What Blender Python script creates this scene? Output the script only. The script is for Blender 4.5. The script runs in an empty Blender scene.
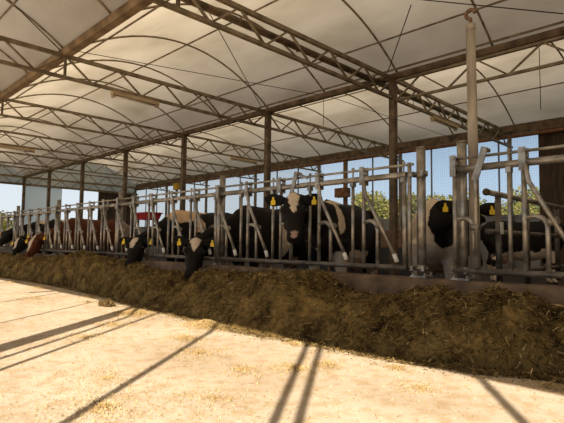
import bpy, math, random
from mathutils import Vector, Matrix, noise
random.seed(7)
C = bpy.context.scene.collection
PI = math.pi
V = Vector
BOUND = {}

# ------------------------------------------------------------------ materials
def new_mat(name):
    m = bpy.data.materials.new(name); m.use_nodes = True
    nt = m.node_tree
    for n in list(nt.nodes): nt.nodes.remove(n)
    out = nt.nodes.new('ShaderNodeOutputMaterial')
    return m, nt, out

def N(nt, t, **kw):
    n = nt.nodes.new(t)
    for k, v in kw.items():
        if k in n.inputs: n.inputs[k].default_value = v
        else: setattr(n, k, v)
    return n

def noise_color(nt, c1, c2, scale, detail=4, lo=.35, hi=.65, coord='Object', stretch=None):
    tc = N(nt, 'ShaderNodeTexCoord'); src = tc.outputs[coord]
    if stretch:
        mp = N(nt, 'ShaderNodeMapping'); mp.inputs['Scale'].default_value = stretch
        nt.links.new(src, mp.inputs['Vector']); src = mp.outputs[0]
    nz = N(nt, 'ShaderNodeTexNoise', Scale=scale, Detail=detail)
    nt.links.new(src, nz.inputs['Vector'])
    r = N(nt, 'ShaderNodeValToRGB')
    r.color_ramp.elements[0].position = lo; r.color_ramp.elements[1].position = hi
    r.color_ramp.elements[0].color = (*c1, 1); r.color_ramp.elements[1].color = (*c2, 1)
    nt.links.new(nz.outputs['Fac'], r.inputs['Fac'])
    return r.outputs['Color'], nz, src

def std(name, c1, c2=None, scale=6, rough=.6, metal=0, bump=0, bscale=40, stretch=None, lo=.35, hi=.65, spec=.5):
    m, nt, out = new_mat(name)
    b = N(nt, 'ShaderNodeBsdfPrincipled', Roughness=rough, Metallic=metal)
    b.inputs['Specular IOR Level'].default_value = spec
    col, nz, src = noise_color(nt, c1, c2 or c1, scale, stretch=stretch, lo=lo, hi=hi)
    nt.links.new(col, b.inputs['Base Color'])
    if bump:
        n2 = N(nt, 'ShaderNodeTexNoise', Scale=bscale, Detail=5)
        nt.links.new(src, n2.inputs['Vector'])
        bp = N(nt, 'ShaderNodeBump', Strength=bump, Distance=.02)
        nt.links.new(n2.outputs['Fac'], bp.inputs['Height']); nt.links.new(bp.outputs[0], b.inputs['Normal'])
    nt.links.new(b.outputs[0], out.inputs['Surface'])
    return m

M = {}
M['galv'] = std('galvanized_steel', (.19,.17,.14), (.45,.41,.35), 9, .36, .6, .15, 30)
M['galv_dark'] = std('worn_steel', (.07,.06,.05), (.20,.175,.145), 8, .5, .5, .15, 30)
M['rust'] = std('rusty_steel', (.06,.038,.022), (.17,.112,.066), 5, .7, .1, .2, 25)
M['truss'] = std('weathered_truss_steel', (.11,.08,.048), (.27,.205,.13), 4, .6, .1)
M['rust_light'] = std('rusty_gutter_steel', (.12,.075,.04), (.27,.185,.11), 3, .7, .1, .2, 20)
M['rust_orange'] = std('orange_rust', (.13,.055,.025), (.26,.12,.05), 5, .75, .1, .2, 25)
M['pole'] = std('pale_pole', (.22,.175,.13), (.48,.41,.32), 7, .75, 0, .3, 40, (1,1,.25))
M['white_plastic'] = std('white_plastic', (.72,.69,.63), None, 5, .5)
M['yellow'] = std('yellow_plastic', (.85,.60,.02), (.80,.52,.01), 20, .5)
M['yellow_paint'] = std('yellow_paint', (.60,.36,.02), (.42,.23,.02), 12, .6)
M['red_paint'] = std('red_paint', (.55,.015,.015), (.38,.01,.01), 4, .45)
M['wood'] = std('brown_boards', (.10,.055,.03), (.22,.125,.07), 6, .8, 0, .3, 20, (1,1,4))
M['darkwood'] = std('dark_boards', (.03,.017,.010), (.075,.042,.024), 4, .85, 0, .3, 20, (3,3,.4))
M['curb'] = std('stained_concrete', (.09,.058,.034), (.20,.135,.08), 5, .85, 0, .35, 30)
M['stall'] = std('stall_floor', (.025,.017,.011), (.06,.042,.028), 2, .9, 0, .4, 12)
M['greywall'] = std('grey_sheet', (.17,.18,.19), (.25,.26,.265), 1.5, .7, .1)
M['lamp'] = std('lamp_housing', (.34,.25,.15), (.45,.34,.21), 5, .6)
M['dark'] = std('rubber_and_shade', (.02,.018,.016), None, 5, .6)  # rubber of the winch drum, and the painted shade under the manger
M['eye'] = std('eye_gloss', (.008,.006,.005), None, 5, .12)
M['collar'] = std('collar_webbing', (.10,.07,.045), (.16,.11,.07), 30, .8)
M['wire'] = std('thin_cable', (.05,.035,.022), None, 5, .7)
M['bark'] = std('bark', (.06,.045,.03), (.12,.09,.06), 8, .9)
M['yard'] = std('yard_ground', (.30,.25,.18), (.42,.36,.27), .6, .9)
M['grass'] = std('field_grass', (.12,.16,.04), (.22,.25,.08), .3, .95)

def film(name, c, tr, cdark, band=True):
    m, nt, out = new_mat(name)
    col, nz, src = noise_color(nt, cdark, c, .9, detail=12, lo=.30, hi=.60, stretch=(1,.45,1))
    # grime streaks that run down the sheet, and faint sheet folds
    tc = N(nt, 'ShaderNodeTexCoord'); mp = N(nt, 'ShaderNodeMapping'); mp.inputs['Scale'].default_value = (2.2, .5, .5)
    n2 = N(nt, 'ShaderNodeTexNoise', Scale=1.0, Detail=3)
    nt.links.new(tc.outputs['Object'], mp.inputs[0]); nt.links.new(mp.outputs[0], n2.inputs['Vector'])
    mr = N(nt, 'ShaderNodeMapRange'); mr.inputs['From Min'].default_value = .3; mr.inputs['From Max'].default_value = .7
    mr.inputs['To Min'].default_value = .93; mr.inputs['To Max'].default_value = 1.0
    nt.links.new(n2.outputs['Fac'], mr.inputs['Value'])
    mx = N(nt, 'ShaderNodeMix', data_type='RGBA', blend_type='MULTIPLY'); mx.inputs[0].default_value = 1
    nt.links.new(col, mx.inputs[6]); nt.links.new(mr.outputs[0], mx.inputs[7])
    d = N(nt, 'ShaderNodeBsdfDiffuse'); t = N(nt, 'ShaderNodeBsdfTranslucent')
    nt.links.new(mx.outputs[2], d.inputs[0]); nt.links.new(mx.outputs[2], t.inputs[0])
    s = N(nt, 'ShaderNodeMixShader'); s.inputs[0].default_value = tr
    nt.links.new(d.outputs[0], s.inputs[1]); nt.links.new(t.outputs[0], s.inputs[2])
    nt.links.new(s.outputs[0], out.inputs['Surface'])
    return m
M['arch'] = std('arch_tube', (.15,.11,.07), (.34,.265,.18), 4, .5, .1)
M['film'] = film('roof_film', (.59,.51,.385), .56, (.40,.335,.235))
M['gable'] = film('gable_film', (.60,.585,.56), .42, (.46,.45,.43))

def net(name, alpha, c, grid=0):
    m, nt, out = new_mat(name)
    tr = N(nt, 'ShaderNodeBsdfTransparent')
    d = N(nt, 'ShaderNodeBsdfTranslucent'); d.inputs[0].default_value = (*c, 1)
    d2 = N(nt, 'ShaderNodeBsdfDiffuse'); d2.inputs[0].default_value = (*c, 1)
    a = N(nt, 'ShaderNodeAddShader')
    nt.links.new(d.outputs[0], a.inputs[0]); nt.links.new(d2.outputs[0], a.inputs[1])
    s = N(nt, 'ShaderNodeMixShader')
    s.inputs[0].default_value = alpha
    if grid:
        tc = N(nt, 'ShaderNodeTexCoord'); sp = N(nt, 'ShaderNodeSeparateXYZ'); nt.links.new(tc.outputs['Object'], sp.inputs[0])
        outs = []
        for ax in ('Y', 'Z'):
            f = N(nt, 'ShaderNodeMath', operation='MULTIPLY'); f.inputs[1].default_value = grid; nt.links.new(sp.outputs[ax], f.inputs[0])
            g = N(nt, 'ShaderNodeMath', operation='FRACT'); nt.links.new(f.outputs[0], g.inputs[0])
            h = N(nt, 'ShaderNodeMath', operation='LESS_THAN'); h.inputs[1].default_value = .16; nt.links.new(g.outputs[0], h.inputs[0])
            outs.append(h)
        mxx = N(nt, 'ShaderNodeMath', operation='MAXIMUM'); nt.links.new(outs[0].outputs[0], mxx.inputs[0]); nt.links.new(outs[1].outputs[0], mxx.inputs[1])
        mr = N(nt, 'ShaderNodeMapRange'); mr.inputs['To Min'].default_value = alpha*.6; mr.inputs['To Max'].default_value = min(1, alpha*2)
        nt.links.new(mxx.outputs[0], mr.inputs['Value']); nt.links.new(mr.outputs[0], s.inputs[0])
    nt.links.new(tr.outputs[0], s.inputs[1]); nt.links.new(a.outputs[0], s.inputs[2])
    nt.links.new(s.outputs[0], out.inputs['Surface'])
    return m
M['net'] = net('wind_net', .12, (.40,.42,.44), 13)
M['milky'] = net('milky_curtain', .38, (.47,.48,.48))
M['panel'] = net('pale_panel', .72, (.40,.43,.45))

def floor_mat():
    m, nt, out = new_mat('alley_concrete')
    b = N(nt, 'ShaderNodeBsdfPrincipled', Roughness=.8)
    b.inputs['Specular IOR Level'].default_value = .25
    col, nz, src = noise_color(nt, (.44,.36,.265), (.555,.475,.375), 1.1, detail=10, lo=.34, hi=.60)
    c2, n2, s2 = noise_color(nt, (.82,.71,.56), (1,1,1), 9, detail=14, lo=.36, hi=.54)
    mx = N(nt, 'ShaderNodeMix', data_type='RGBA', blend_type='MULTIPLY'); mx.inputs[0].default_value = .75
    nt.links.new(col, mx.inputs[6]); nt.links.new(c2, mx.inputs[7])
    c3, n3, s3 = noise_color(nt, (.78,.72,.62), (0,0,0), 26, detail=4, lo=.29, hi=.36)
    mx2 = N(nt, 'ShaderNodeMix', data_type='RGBA', blend_type='LIGHTEN'); mx2.inputs[0].default_value = .8
    nt.links.new(mx.outputs[2], mx2.inputs[6]); nt.links.new(c3, mx2.inputs[7])
    nt.links.new(mx2.outputs[2], b.inputs['Base Color'])
    bp = N(nt, 'ShaderNodeBump', Strength=.25, Distance=.01)
    n4 = N(nt, 'ShaderNodeTexNoise', Scale=35, Detail=6); nt.links.new(src, n4.inputs['Vector'])
    nt.links.new(n4.outputs['Fac'], bp.inputs['Height']); nt.links.new(bp.outputs[0], b.inputs['Normal'])
    nt.links.new(b.outputs[0], out.inputs['Surface'])
    return m
M['floor'] = floor_mat()

def attr_mat(name, attr, rough=.7, bump=0, bscale=60, spec=.3, vary=.25, trans=0):
    m, nt, out = new_mat(name)
    a = N(nt, 'ShaderNodeAttribute', attribute_name=attr)
    b = N(nt, 'ShaderNodeBsdfPrincipled', Roughness=rough)
    b.inputs['Specular IOR Level'].default_value = spec
    c, nz, src = noise_color(nt, (1-vary,)*3, (1,1,1), 9, detail=5)
    mx = N(nt, 'ShaderNodeMix', data_type='RGBA', blend_type='MULTIPLY'); mx.inputs[0].default_value = 1
    nt.links.new(a.outputs['Color'], mx.inputs[6]); nt.links.new(c, mx.inputs[7])
    nt.links.new(mx.outputs[2], b.inputs['Base Color'])
    if bump:
        n2 = N(nt, 'ShaderNodeTexNoise', Scale=bscale, Detail=6); nt.links.new(src, n2.inputs['Vector'])
        bp = N(nt, 'ShaderNodeBump', Strength=bump, Distance=.02)
        nt.links.new(n2.outputs['Fac'], bp.inputs['Height']); nt.links.new(bp.outputs[0], b.inputs['Normal'])
    if trans:
        t = N(nt, 'ShaderNodeBsdfTranslucent'); nt.links.new(mx.outputs[2], t.inputs[0])
        s = N(nt, 'ShaderNodeMixShader'); s.inputs[0].default_value = trans
        nt.links.new(b.outputs[0], s.inputs[1]); nt.links.new(t.outputs[0], s.inputs[2])
        nt.links.new(s.outputs[0], out.inputs['Surface'])
    else:
        nt.links.new(b.outputs[0], out.inputs['Surface'])
    return m
M['coat'] = attr_mat('cow_coat', 'coat', .7, .15, 120, .14, .2)
M['silage'] = attr_mat('chopped_silage', 'tint', .9, .8, 70, .1, .35)
M['straw'] = attr_mat('loose_straw', 'tint', .8, 0, 60, .2, .2)
M['leaf'] = attr_mat('tree_leaves', 'tint', .7, 0, 60, .2, .2, .35)

# ------------------------------------------------------------------ mesh helpers
class MB:
    def __init__(s): s.v = []; s.f = []; s.sm = []
    def add(s, vs, fs, smooth=True):
        o = len(s.v); s.v += [V(p) for p in vs]
        for f in fs: s.f.append(tuple(i+o for i in f)); s.sm.append(smooth)
    def box(s, a, b):
        (x0,y0,z0),(x1,y1,z1) = a, b
        s.add([(x0,y0,z0),(x1,y0,z0),(x1,y1,z0),(x0,y1,z0),(x0,y0,z1),(x1,y0,z1),(x1,y1,z1),(x0,y1,z1)],
              [(0,3,2,1),(4,5,6,7),(0,1,5,4),(1,2,6,5),(2,3,7,6),(3,0,4,7)], False)
        return s
    def bar(s, p, q, w, h, up=(0,0,1)):                 # rectangular bar between two points
        p, q = V(p), V(q); t = (q-p).normalized(); u = V(up)
        if abs(t.dot(u)) > .98: u = V((1,0,0))
        a = t.cross(u).normalized()*w/2; b = a.cross(t).normalized()*h/2
        vs = [p-a-b,p+a-b,p+a+b,p-a+b,q-a-b,q+a-b,q+a+b,q-a+b]
        s.add(vs, [(0,1,2,3),(7,6,5,4),(0,4,5,1),(1,5,6,2),(2,6,7,3),(3,7,4,0)], False)
        return s
    def tube(s, pts, r, n=10, cap=True, sy=1):
        pts = [V(p) for p in pts]; rs = r if isinstance(r, (list, tuple)) else [r]*len(pts)
        rings = []; pa = None
        for i, p in enumerate(pts):
            t = (pts[min(i+1,len(pts)-1)]-pts[max(i-1,0)]).normalized()
            if pa is None:
                up = V((0,0,1)) if abs(t.z) < .9 else V((1,0,0))
                pa = t.cross(up).normalized()
            a = (pa - t*pa.dot(t)).normalized(); b = t.cross(a); pa = a
            rings.append([p+(a*math.cos(k*2*PI/n)+b*math.sin(k*2*PI/n)*sy)*rs[i] for k in range(n)])
        s.loft(rings, cap); return s
    def loft(s, rings, cap=True):
        n = len(rings[0]); vs = [p for r in rings for p in r]; fs = []
        for i in range(len(rings)-1):
            for k in range(n):
                fs.append((i*n+k, i*n+(k+1)%n, (i+1)*n+(k+1)%n, (i+1)*n+k))
        o = len(s.v); s.add(vs, fs)
        if cap:
            s.f.append(tuple(o+k for k in range(n-1,-1,-1))); s.sm.append(False)
            s.f.append(tuple(o+(len(rings)-1)*n+k for k in range(n))); s.sm.append(False)
        return s
    def ball(s, c, r, n=10, m=7):
        c = V(c); r = r if isinstance(r, (tuple, list)) else (r,r,r)
        rings = []
        for i in range(m+1):
            th = -PI/2+PI*i/m; cr = max(math.cos(th), .02)
            rings.append([c+V((r[0]*cr*math.cos(2*PI*k/n), r[1]*cr*math.sin(2*PI*k/n), r[2]*math.sin(th))) for k in range(n)])
        s.loft(rings); return s
    def mesh(s, name, off=V((0,0,0))):
        me = bpy.data.meshes.new(name)
        me.from_pydata([p-off for p in s.v], [], s.f)
        me.polygons.foreach_set('use_smooth', s.sm)
        me.update()
        return me
    def build(s, name, mat, parent=None, loc=None, label=None):
        """verts are given relative to the thing (local) when parent is set; world when loc is set"""
        me = s.mesh(name, V(loc) if loc is not None else V((0,0,0)))
        me.materials.append(mat)
        o = bpy.data.objects.new(name, me); C.objects.link(o)
        if parent is not None: o.parent = parent
        if loc is not None: o.location = loc
        if label: o['label'] = label
        return o

def tag(o, label, cat, group=None, kind=None):
    o['label'] = label; o['category'] = cat
    if group: o['group'] = group
    if kind: o['kind'] = kind
    return o
def empty(name, loc, rz=0):
    o = bpy.data.objects.new(name, None); C.objects.link(o)
    o.empty_display_size = .2; o.location = loc; o.rotation_euler = (0,0,rz); return o
def struct(name, mb, mat, loc=None):
    o = mb.build(name, mat, None, loc); o['kind'] = 'structure'; return o
def copy_tree(o, parent=None):
    c = o.copy(); C.objects.link(c)
    if parent is not None: c.parent = parent
    for ch in list(o.children): copy_tree(ch, c)
    return c
ORD = ['nearest','second','third','fourth','fifth','sixth','seventh','eighth','ninth','tenth','eleventh','twelfth','thirteenth','fourteenth','fifteenth','sixteenth','seventeenth','eighteenth','nineteenth','twentieth']
def nth(i): return 'nearest the camera' if i == 0 else ORD[i]+' from the camera'

# ------------------------------------------------------------------ layout (metres): x across the barn, y along it
BAR = 4.32                         # feed barrier line
GUT = [-1.9, 3.37, 8.64, 15.5]     # gutter lines
GZ = 4.39
Y0, Y1 = -7.7, 28.8
BAYS = [5.32, 9.13, 13.06, 16.98, 20.9, 24.84, 28.6]
CURB = .56
ZT, ZB = 1.593, .652

# ------------------------------------------------------------------ setting
struct('floor', MB().box((-6,Y0,-.2),(4.2,Y1,0)), M['floor'])
struct('floor_stalls', MB().box((4.46,Y0,-.2),(15.7,Y1,0)), M['stall'])
def curb():
    mb = MB(); n = 120; rings = []
    for i in range(n+1):
        y = Y0+(Y1-Y0)*i/n; w = .015*noise.noise((0,y*1.3,0)); t = .012*noise.noise((3,y*2.1,0))
        pr = [(4.2+w,-.2),(4.2+w,CURB-.03+t),(4.23+w,CURB+t),(4.43,CURB+t),(4.46,CURB-.03+t),(4.46,-.2)]
        rings.append([V((x,y,z)) for x,z in pr])
    mb.loft(rings); return mb
struct('trim_1', curb(), M['curb'])
struct('ground', MB().box((-70,-70,-.4),(140,140,-.22)), M['grass'])
struct('ground_yard', MB().box((-22,-22,-.215),(-6,40,-.02)), M['yard'])

RISE = [.95, .95, 1.15]
def arc_z(k, x):
    a, b = GUT[k], GUT[k+1]; t = (x-(a+b)/2)/((b-a)/2)
    return GZ+.05+RISE[k]*(1-t*t) + (.1*(x-a)/(b-a) if k == 2 else 0)
for k in range(3):
    mb = MB(); rings = []
    n = 26; ys = [Y0+(Y1-Y0)*j/44 for j in range(45)]
    for j, y in enumerate(ys):
        ring = []
        for i in range(n+1):
            x = GUT[k]+(GUT[k+1]-GUT[k])*i/n
            ring.append(V((x, y, arc_z(k,x)+.045+.015*noise.noise((x*.7,y*.6,k)))))
        rings.append(ring)
    vs = [p for r in rings for p in r]; fs = []
    for j in range(44):
        for i in range(n): fs.append((j*(n+1)+i, j*(n+1)+i+1, (j+1)*(n+1)+i+1, (j+1)*(n+1)+i))
    mb.add(vs, fs)
    struct('ceiling' if k == 0 else 'ceiling_%s' % ('middle','back')[k-1], mb, M['film'])

# far end wall: film gable above the openings, pale panel, boards at the corner, low wall
def gable(y, zlow):
    mb = MB()
    for k in range(3):
        n = 20
        for i in range(n):
            x0 = GUT[k]+(GUT[k+1]-GUT[k])*i/n; x1 = GUT[k]+(GUT[k+1]-GUT[k])*(i+1)/n
            mb.add([(x0,y,zlow),(x1,y,zlow),(x1,y,arc_z(k,x1)+.045),(x0,y,arc_z(k,x0)+.045)], [(0,1,2,3)], False)
    return mb
struct('wall_far', gable(Y1, 4.0), M['gable'])
struct('window_1', MB().box((8.75,Y1-.02,1.1),(10.75,Y1+.02,4.0)), M['panel'])
struct('wall_far_boards', MB().box((12.95,Y1-.04,0),(15.5,Y1+.04,4.0)), M['darkwood'])
struct('wall_far_low', MB().box((-1.9,Y1-.06,-.2),(12.95,Y1+.06,1.1)), M['greywall'])
struct('trim_2', MB().box((-1.9,Y1-.09,3.93),(15.5,Y1-.02,4.05)), M['truss'])
# near end, behind the camera's right shoulder: unseen wall added to block sky light
nb = gable(Y0, -.2)
struct('wall_near_light_block', nb, M['darkwood'])
# back long side: low grey wall, net above, boarded part on the right
struct('wall_back', MB().box((15.42,4.56,-.2),(15.56,Y1,1.78)), M['greywall'])
def boards():
    mb = MB(); y = Y0; k = 0
    while y < 4.5:
        y2 = min(y+.24, 4.56); mb.box((15.40+.012*(k%2),y,-.2),(15.52,y2-.006,4.5)); y = y2; k += 1
    return mb
struct('wall_back_boards', boards(), M['darkwood'])
SIDE = [4.56, 9.13, 13.0, 16.98, 20.9, 24.84, Y1]
for i in range(len(SIDE)-1):
    mb = MB(); ys = [SIDE[i]+(SIDE[i+1]-SIDE[i])*j/8 for j in range(9)]
    zs = [1.78, 2.5, 3.2, 3.9, 4.58]
    vs = [(15.5+.03*noise.noise((y*1.7,z,0)), y, z) for y in ys for z in zs]
    fs = [(a*5+b, (a+1)*5+b, (a+1)*5+b+1, a*5+b+1) for a in range(8) for b in range(4)]
    mb.add(vs, fs); wo = struct('window_%d' % (i+2), mb, M['net'] if i < 2 else M['milky'])
    fr = MB(); nb = max(1, round((SIDE[i+1]-SIDE[i])/1.3))
    for j in range(1, nb):
        yb = SIDE[i]+(SIDE[i+1]-SIDE[i])*j/nb; fr.box((15.42,yb-.02,1.74),(15.47,yb+.02,4.45))
    fr.box((15.40,SIDE[i]+.03,1.78),(15.47,SIDE[i+1]-.03,1.85))
    fr.build('window_frame', M['greywall'], wo)

# ------------------------------------------------------------------ gutters, columns, trusses
GLAB = ['eave gutter over the open side behind the alley', 'wide brown gutter beam between the first two roof bays, upper left', 'dark gutter beam on the row of middle columns', 'back gutter beam along the top of the netted wall']
for k, x in enumerate(GUT):
    root = empty('gutter_beam', (x, Y0, GZ)); tag(root, GLAB[k], 'gutter')
    L = Y1-Y0-.15; zz = .1 if k == 3 else 0
    gw = 1.0 if k == 1 else .8
    prof = [(a*gw,b) for a,b in ((-.11,.06),(-.11,.0),(-.07,-.05),(.07,-.05),(.11,0),(.11,.06),(.08,.06),(.08,.01),(-.08,.01),(-.08,.06))]
    mb = MB(); mb.loft([[V((a,y,b+zz)) for a,b in prof] for y in (0, L)])
    for f in range(len(mb.sm)): mb.sm[f] = False
    mb.build('channel', M['rust_light'] if k == 1 else M['rust'], root)
    if k >= 2:
        MB().tube([(-.11,0,.125+zz),(-.11,L,.125+zz)], .022, 8).build('side_pipe', M['truss'], root)
    if k == 3:
        MB().box((-.19,0,-.06),(-.12,L,.19)).build('fascia_board', M['rust'], root)
        MB().tube([(-.2,0,-.14),(-.2,L,-.14)], .06, 10).build('curtain_roller', M['rust_orange'], root, label='rusty orange pipe under the back gutter')

def column(name, x, y, z0, z1, w, mat, label, cat='column', group=None, plate=True, cap=True, rnd=False):
    root = empty(name, (x, y, z0)); tag(root, label, cat, group)
    H = z1-z0
    mb = MB()
    if rnd: mb.tube([(0,0,0),(0,0,H)], w/2, 14)
    else: mb.bar((0,0,0),(0,0,H), w, w, (0,1,0))
    mb.build('shaft', mat, root)
    if plate: 
        p = MB().box((-w*.95,-w*.95,0),(w*.95,w*.95,.02))
        for sx in (-1,1):
            for sy in (-1,1): p.tube([(sx*w*.7,sy*w*.7,.0),(sx*w*.7,sy*w*.7,.05)], .012, 6)
        p.build('base_plate', mat, root)
    if cap: MB().box((-w*.8,-w*.8,H),(w*.8,w*.8,H+.02)).build('head_plate', mat, root)
    return root
for i, u in enumerate(BAYS):
    column('middle_column', GUT[2], u, 0, GZ-.07, .13, M['rust'], 'rusty square steel column under the middle gutter, '+nth(i), group='columns of the middle row')
for i, u in enumerate([5.32, 9.13, 13.0, 16.98, 20.9, 24.84, 28.6]):
    column('wall_column', 15.3, u, 0, GZ+.02, .10, M['truss'], 'thin brown column along the netted back wall, '+nth(i), group='columns of the back wall')
r = column('wall_column', 15.15, 11.5, 0, GZ-.2, .13, M['rust_orange'], 'orange rusted back column carrying a brown box', plate=True)
MB().box((-.32,-.3,2.72),(-.07,.3,3.08)).build('junction_box', M['rust_orange'], r)

def eave_posts():
    for y, w, lab in ((2.12,.155,'broad eave post behind the camera'),(1.81,.035,'thin eave post beside the broad one'),(1.53,.035,'thin eave post one step from the broad one'),
                      (.30,.04,'lone slim eave post'),(-.945,.038,'slim eave post, left of a close pair'),(-1.095,.038,'slim eave post, right of a close pair'),
                      (-2.48,.045,'slim eave post furthest right'),(3.2,.025,'thin eave post left of the broad one'),(4.72,.03,'thin eave post furthest left'),(7.6,.05,'eave post far along the open side'),(11.6,.06,'eave post near the far end')):
        column('eave_post', GUT[0], y, -.02, GZ-.07, w, M['truss'], lab, 'post', plate=False)
eave_posts()

def truss(u, i, dep=.44):
    root = empty('roof_truss', (0, u, GZ)); tag(root, 'brown steel lattice truss crossing under the roof, '+nth(i), 'truss', 'roof trusses across the barn')
    t = .034 if i < 2 else .03
    MB().bar((GUT[0],0,-.03),(GUT[3],0,-.03+.0), t*2, t*2).build('top_chord', M['truss'], root)
    MB().bar((GUT[0],0,-dep),(GUT[3],0,-dep), t*2, t*1.7).build('bottom_chord', M['truss'], root)
    for k in range(3):
        a, b = GUT[k], GUT[k+1]; n = round((b-a)/1.05); p = (b-a)/n
        for j in range(n):
            x0 = a+p*j; x1 = x0+p/2; x2 = x0+p
            if not (k == 0 and x2 < 0 and i < 1):
                MB().bar((x0,0,-.03),(x1,0,-dep), .034, .032).build('web_strut', M['truss'], root)
                MB().bar((x1,0,-dep),(x2,0,-.03), .034, .032).build('web_strut', M['truss'], root)
    for x in (GUT[1],):
        MB().bar((x,0,.0),(x,0,-dep), .05, .04).build('king_post', M['truss'], root)
    return root
for i, u in enumerate(BAYS): truss(u, i)
for i, u in enumerate([1.39, -2.54, -6.4]):
    pass
# heavy pipe alongside the nearest truss
pr = MB().tube([(GUT[0],5.62,GZ-.06),(GUT[3]-.15,5.62,GZ-.06)], .06, 12)
for x in (.5, 3.3, 6.0, 8.4, 11.5, 14.8): pr.tube([(x,5.62,GZ-.14),(x,5.62,GZ+.04)], .02, 6)
tag(pr.build('cross_pipe', M['rust'], None, (GUT[0],5.62,GZ-.06)), 'thick dark pipe running beside the nearest roof truss', 'pipe')
# lattice beam under the middle gutter, from the nearest column to the right
root = empty('lattice_beam', (GUT[2], 5.25, GZ)); tag(root, 'lattice girder under the middle gutter, from the nearest column rightwards', 'girder')
L = 9.0
MB().bar((0,0,-.08),(0,-L,-.08), .05,.05).build('top_chord', M['truss'], root)
MB().bar((0,0,-.5),(0,-L,-.5), .05,.05).build('bottom_chord', M['truss'], root)
n = 8
for j in range(n):
    p = L/n; y0 = -p*j
    MB().bar((0,y0,-.5),(0,y0-p/2,-.08), .035,.03).build('web_strut', M['truss'], root)
    MB().bar((0,y0-p/2,-.08),(0,y0-p,-.5), .035,.03).build('web_strut', M['truss'], root)

# arches and purlins
SPN = ['front', 'middle', 'back']
ay = []
y = 3.25
while y < 28: ay.append(y); y += 1.955
ay = [-.7, 1.3]+ay
for k in range(3):
    for i, y in enumerate(ay):
        if k == 0 and y < 3: continue
        pts = [(GUT[k]+(GUT[k+1]-GUT[k])*j/20, y, arc_z(k, GUT[k]+(GUT[k+1]-GUT[k])*j/20)+.015) for j in range(21)]
        idx = i if k else i-2
        o = MB().tube(pts, .021, 8).build('roof_arch', M['arch'], None, (GUT[k], y, GZ))
        tag(o, 'thin curved tube arch under the film of the %s roof bay, %s' % (SPN[k], nth(idx)), 'arch', 'curved arches of the %s roof bay' % SPN[k])
for k, fr in ((0,.3),(0,.5),(0,.82),(1,.14),(1,.5),(1,.86),(2,.2),(2,.5),(2,.8)):
    x = GUT[k]+(GUT[k+1]-GUT[k])*fr
    o = MB().tube([(x,Y0+.1,arc_z(k,x)-.012),(x,Y1-.1,arc_z(k,x)-.012)], .018, 8).build('purlin', M['truss'], None, (x,0,arc_z(k,x)))
    tag(o, 'straight tube purlin lengthwise under the %s roof bay, %s' % (SPN[k], 'along its crown' if fr == .5 else ('on its left slope' if fr < .5 else 'on its right slope')), 'purlin')

# tie wires, brace rods, hanging chains
def wire(pts, r, label, name='brace_rod', cat='rod'):
    o = MB().tube(pts, r, 6).build(name, M['wire'], None, pts[0]); tag(o, label, cat)
wire([(8.46,9.22,GZ+.12),(5.36,7.37,arc_z(1,5.36))], .010, 'slanting brace rod from the second middle column up to the crown')
wire([(8.55,5.40,GZ+.10),(7.41,4.19,arc_z(1,7.41))], .010, 'slanting brace rod above the nearest middle column')
wire([(3.29,9.10,GZ+.02),(2.35,9.03,arc_z(0,2.35)),(1.2,8.97,arc_z(0,1.2))], .010, 'slanting brace rod left of the brown gutter beam')
wire([(8.8,9.3,GZ+.1),(11.6,7.2,arc_z(2,11.6))], .010, 'slanting brace rod rising right from the second middle column')
wire([(3.44,8.9,GZ+.03),(8.58,7.3,GZ+.04)], .007, 'taut tie wire across the middle roof bay, farther one', 'tie_wire', 'wire')
wire([(5.8,5.6,arc_z(1,5.8)-.04),(8.4,2.06,GZ+.2)], .009, 'taut tie wire across the middle roof bay, nearer one', 'tie_wire', 'wire')
wire([(8.70,7.2,GZ+.04),(15.44,7.2,GZ+.12)], .007, 'taut tie wire across the back roof bay', 'tie_wire', 'wire')
for i, (x, y, zz) in enumerate(((12.3,3.55,1.5),(12.3,6.9,.9),(11.5,9.6,1.0))):
    wire([(x,y,arc_z(2,x)),(x,y,arc_z(2,x)-zz)], .009, 'thin chain hanging from the back roof bay, '+nth(i), 'hanging_chain', 'chain')

# fluorescent battens under the trusses
def batten(x0, x1, u, label):
    c = (x0+x1)/2; root = empty('lamp_batten', (c, u, GZ-.5)); tag(root, label, 'lamp', 'lamp battens under the trusses')
    h = (x1-x0)/2
    MB().box((-h,-.06,-.05),(h,.06,.02)).build('housing', M['lamp'], root)
    MB().tube([(-h+.04,0,-.07),(h-.04,0,-.07)], .02, 8).build('tube', M['white_plastic'], root)
    MB().box((-h*.6-.02,-.05,.02),(-h*.6+.02,.05,.045)).box((h*.6-.02,-.05,.02),(h*.6+.02,.05,.045)).build('hanger', M['truss'], root)
    for s in (-1,1): MB().box((s*(h-.03)-.03,-.04,-.1),(s*(h-.03)+.03,.04,-.05)).build('end_cap', M['lamp'], root)
batten(4.3, 5.35, 9.13, 'long lamp batten under the second roof truss, left of the middle columns')
batten(10.35, 11.6, 5.32, 'long lamp batten under the nearest truss, back bay')
batten(4.2, 5.4, 16.98, 'long lamp batten under the fourth roof truss, upper left')
batten(10.6, 11.8, 13.06, 'long lamp batten under the third truss, back bay')

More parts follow.
